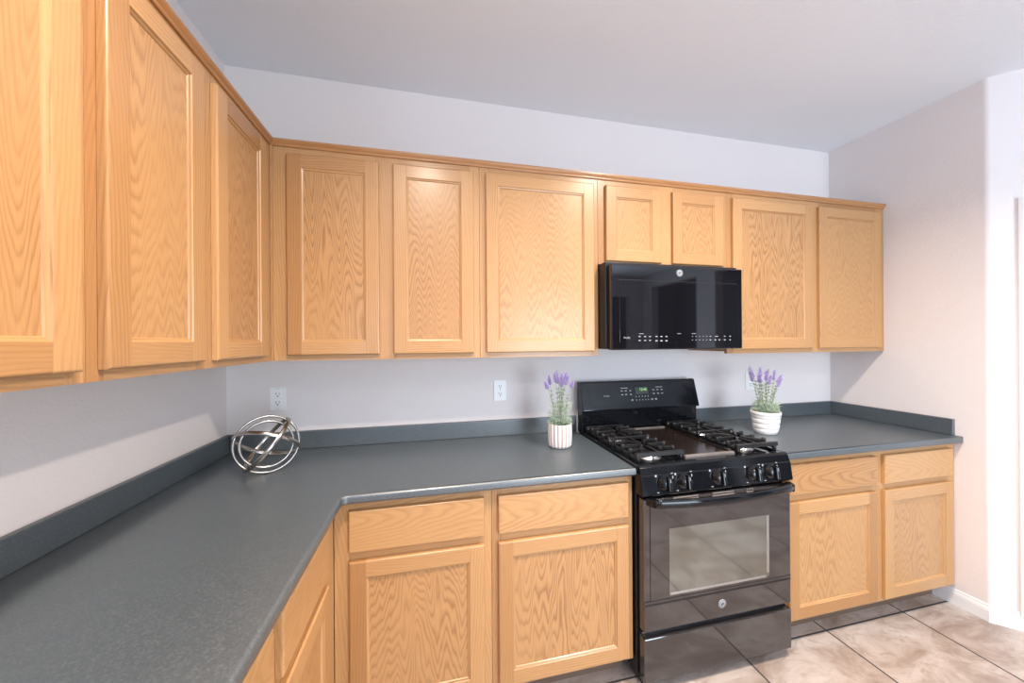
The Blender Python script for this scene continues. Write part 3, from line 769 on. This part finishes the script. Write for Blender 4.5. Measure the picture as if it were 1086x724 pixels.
# ------------------------------------------------------------------ wire orb
def orb():
    c = Vector((0.300, -0.325, 0.0))
    view = (CAM-Vector((0.30, -0.325, 1.03))).normalized()
    r = view.cross(Vector((0, 0, 1))).normalized()*-1; u = view.cross(r)
    if u.z < 0: u = -u
    t_parts = []
    def ringpts(mv, sv, R, n=96): return [(mv*math.cos(2*PI*k/n)+sv*math.sin(2*PI*k/n))*R for k in range(n)]
    a18, a9 = math.radians(18), math.radians(9)
    mB = r*0.952-u*0.306; pB = r*0.306+u*0.952; sB = view*math.cos(a18)+pB*math.sin(a18)
    mC = r*0.63+u*0.776; pC = r*0.776-u*0.63; sC = view*math.cos(a9)+pC*math.sin(a9)
    defs = [(ringpts(r, u, 0.111), None), (ringpts(r, u, 0.0905), None), (ringpts(mB, sB, 0.1165), mB.cross(sB)), (ringpts(mC, sC, 0.119), mC.cross(sC))]
    zmin = min(p.z for pts, _ in defs for p in pts)-0.0045
    c.z = 0.9165
    t = thing('wire_orb', 'silver metal orb of crossing rings on the counter in the left corner', 'decoration', c)
    for pts, nrm in defs:
        m = MB(); P = [p-Vector((0, 0, zmin)) for p in pts]
        if nrm is None: m.tube(P, 0.0049, 12, True, ref=view)
        else: m.tube(P, 0.004, 12, True, flat=(0.0085, 0.0034), ref=nrm)
        m.build('ring', PEWTER, t)
    # rivets where the bands cross
    m = MB(); ctr = -Vector((0, 0, zmin))
    for q in (mC, -mC): m.lathe([(0, -0.008), (0.006, -0.006), (0.008, 0), (0.006, 0.006), (0, 0.008)], c=Vector((0, 0, -zmin))+q*0.112, n=14)
    m.build('rivet', PEWTER, t)
orb()

# ------------------------------------------------------------------ potted lavender
def leaf_blade(m, base, d, ln, w):
    d = d.normalized(); s = d.cross(Vector((0, 0, 1)))
    if s.length < 1e-3: s = Vector((1, 0, 0))
    s.normalize(); nn = s.cross(d).normalized()
    b = base; md = base+d*ln*0.5+nn*ln*0.10; tip = base+d*ln
    m.add([b, md+s*w, tip, md-s*w, md+nn*w*0.7], [[0, 1, 4], [1, 2, 4], [2, 3, 4], [3, 0, 4], [0, 3, 2, 1]], None, False)
def lavender(label, loc, pot_builder, rim_r, rim_z, sprigs, seed, leaf_h):
    R = random.Random(seed)
    t = thing('potted_lavender', label, 'plant', loc, 0, 'artificial lavender plants')
    pot_builder(t)
    m = MB(); m.lathe([(0, rim_z-0.014), (rim_r*0.5, rim_z-0.006), (rim_r*0.86, rim_z-0.012), (rim_r*0.86, rim_z-0.020), (0, rim_z-0.020)], n=24); m.build('moss', SOIL, t)
    m = MB()
    for k in range(560):
        a = R.uniform(0, 2*PI); q = math.sqrt(R.random())*rim_r*0.82
        b = Vector((q*math.cos(a), q*math.sin(a), rim_z-0.010+R.random()**1.6*leaf_h))
        out = 0.35+1.0*q/rim_r
        d = Vector((math.cos(a)*out+R.uniform(-.6, .6), math.sin(a)*out+R.uniform(-.6, .6), R.uniform(0.1, 1.3)))
        leaf_blade(m, b, d, R.uniform(0.014, 0.030), R.uniform(0.0014, 0.0028))
    o = m.build('foliage', LEAF, t); o['kind'] = 'stuff'
    for (dx_, dy_, hh, bl) in sprigs:
        a = Vector((dx_*0.35+R.uniform(-.006, .006), dy_*0.35+R.uniform(-.006, .006), rim_z-0.012)); e = Vector((dx_, dy_, hh)); bend = Vector((R.uniform(-0.018, 0.018), R.uniform(-0.012, 0.012), 0))
        c1 = a.lerp(e, 0.5)+Vector((-dx_*0.22, -dy_*0.22, 0.006))+bend
        P = [(a*(1-s)**2+c1*2*s*(1-s)+e*s*s) for s in [k/12 for k in range(13)]]
        m = MB(); m.tube(P, [0.0013]*9+[0.0011, 0.001, 0.0008, 0.0006], 6)
        for s in range(3, 9):
            for _ in range(5):
                an = R.uniform(0, 2*PI); leaf_blade(m, P[s], Vector((math.cos(an), math.sin(an), 0.9)), R.uniform(0.014, 0.026), 0.0022)
        st = m.build('stem', STEM, t)
        # flower spike
        m = MB(); ax = (P[-1]-P[-3]).normalized(); n_w = 8
        for w_ in range(n_w):
            f = w_/(n_w-1); cpt = P[-1]-ax*bl*(1-f); rad = 0.0090*(1-0.60*f)*R.uniform(0.75, 1.25)
            for k in range(6 if w_ < n_w-1 else 3):
                an = k*2*PI/6+w_*0.5+R.uniform(-.2, .2)
                o1 = ax.orthogonal().normalized(); o2 = ax.cross(o1)
                dd = (o1*math.cos(an)+o2*math.sin(an))
                leaf_blade(m, cpt+dd*rad*0.25, dd*0.9+ax*0.9+Vector((R.uniform(-.2, .2), R.uniform(-.2, .2), 0)), 0.0125+0.005*(1-f), 0.0030)
        m.build('flower_spike', PURPLE, st)
    return t
def pot_fluted(t):
    r, h, n = 0.060, 0.116, 108
    m = MB(); vs, fs = [], []
    prof = [(0.030, 0.0, 0), (0.044, 0.0, 0), (0.052, 0.004, 0.3), (0.057, 0.012, 1), (0.0585, 0.03, 1), (0.060, 0.07, 1), (0.0595, 0.108, 1), (0.058, h, 0.8), (0.054, h, 0.2), (0.053, h-0.006, 0), (0.050, 0.075, 0), (0.0, 0.074, 0)]
    mi = []
    for rad, z, fl in prof:
        for k in range(n):
            q = abs(math.sin(PI*18*k/n)); d = rad-fl*0.0042*(1-q)**1.6 if rad else 0.0
            zz = z
            a = 2*PI*k/n; vs.append((d*math.cos(a), d*math.sin(a), zz))
    for i in range(len(prof)-1):
        for k in range(n): fs.append([i*n+k, i*n+(k+1) % n, (i+1)*n+(k+1) % n, (i+1)*n+k])
    fs.append(list(range(n)))
    m.add(vs, fs, None, False)
    for j, f in enumerate(m.f[:-1]):
        i, k = divmod(j, n)
        if 2 <= i <= 6 and (k % 6 in (0, 5)): m.mi[j] = 1
    m.build('pot', [POTW, GROOVE], t)
def pot_banded(t):
    m = MB(); h = 0.124
    pr = [(0, 0), (0.050, 0), (0.054, 0.003), (0.0575, 0.014)]
    for z in (0.030, 0.058, 0.086):
        rr_ = 0.0575+0.0135*((z/0.1)**0.8)
        pr += [(rr_-0.0005, z-0.0025), (rr_-0.0022, z), (rr_+0.0005, z+0.0025), (rr_+0.0018, z+0.012)]
    pr += [(0.0715, 0.106), (0.0735, 0.108), (0.0742, 0.113), (0.0738, 0.121), (0.0715, h), (0.0690, h-0.002), (0.066, 0.09), (0, 0.088)]
    m.lathe(pr, n=48); m.build('pot', POTW, t)
lavender('lavender in a white fluted pot, left of the range', (1.572, -0.290, 0.9165), pot_fluted, 0.058, 0.116,
    [(-0.074, 0.0, 0.318, 0.036), (-0.050, 0.02, 0.345, 0.042), (-0.030, -0.01, 0.362, 0.045), (-0.012, 0.01, 0.368, 0.06), (0.004, -0.02, 0.360, 0.055), (0.016, 0.02, 0.340, 0.05), (0.034, 0.0, 0.358, 0.05),
     (0.050, 0.012, 0.345, 0.045), (0.070, 0.0, 0.315, 0.03)], 3, 0.105)
lavender('lavender in a smooth white banded pot, right of the range', (2.781, -0.330, 0.9165), pot_banded, 0.071, 0.124,
    [(-0.108, 0.0, 0.368, 0.060), (-0.085, 0.02, 0.340, 0.055), (-0.062, -0.02, 0.332, 0.05), (-0.035, 0.01, 0.328, 0.05), (-0.015, 0.02, 0.360, 0.045), (0.008, -0.01, 0.352, 0.06),
     (0.030, 0.02, 0.338, 0.05), (0.052, -0.01, 0.346, 0.055), (0.066, 0.03, 0.310, 0.05), (0.110, 0.0, 0.318, 0.05), (0.085, -0.02, 0.300, 0.05)], 5, 0.060)
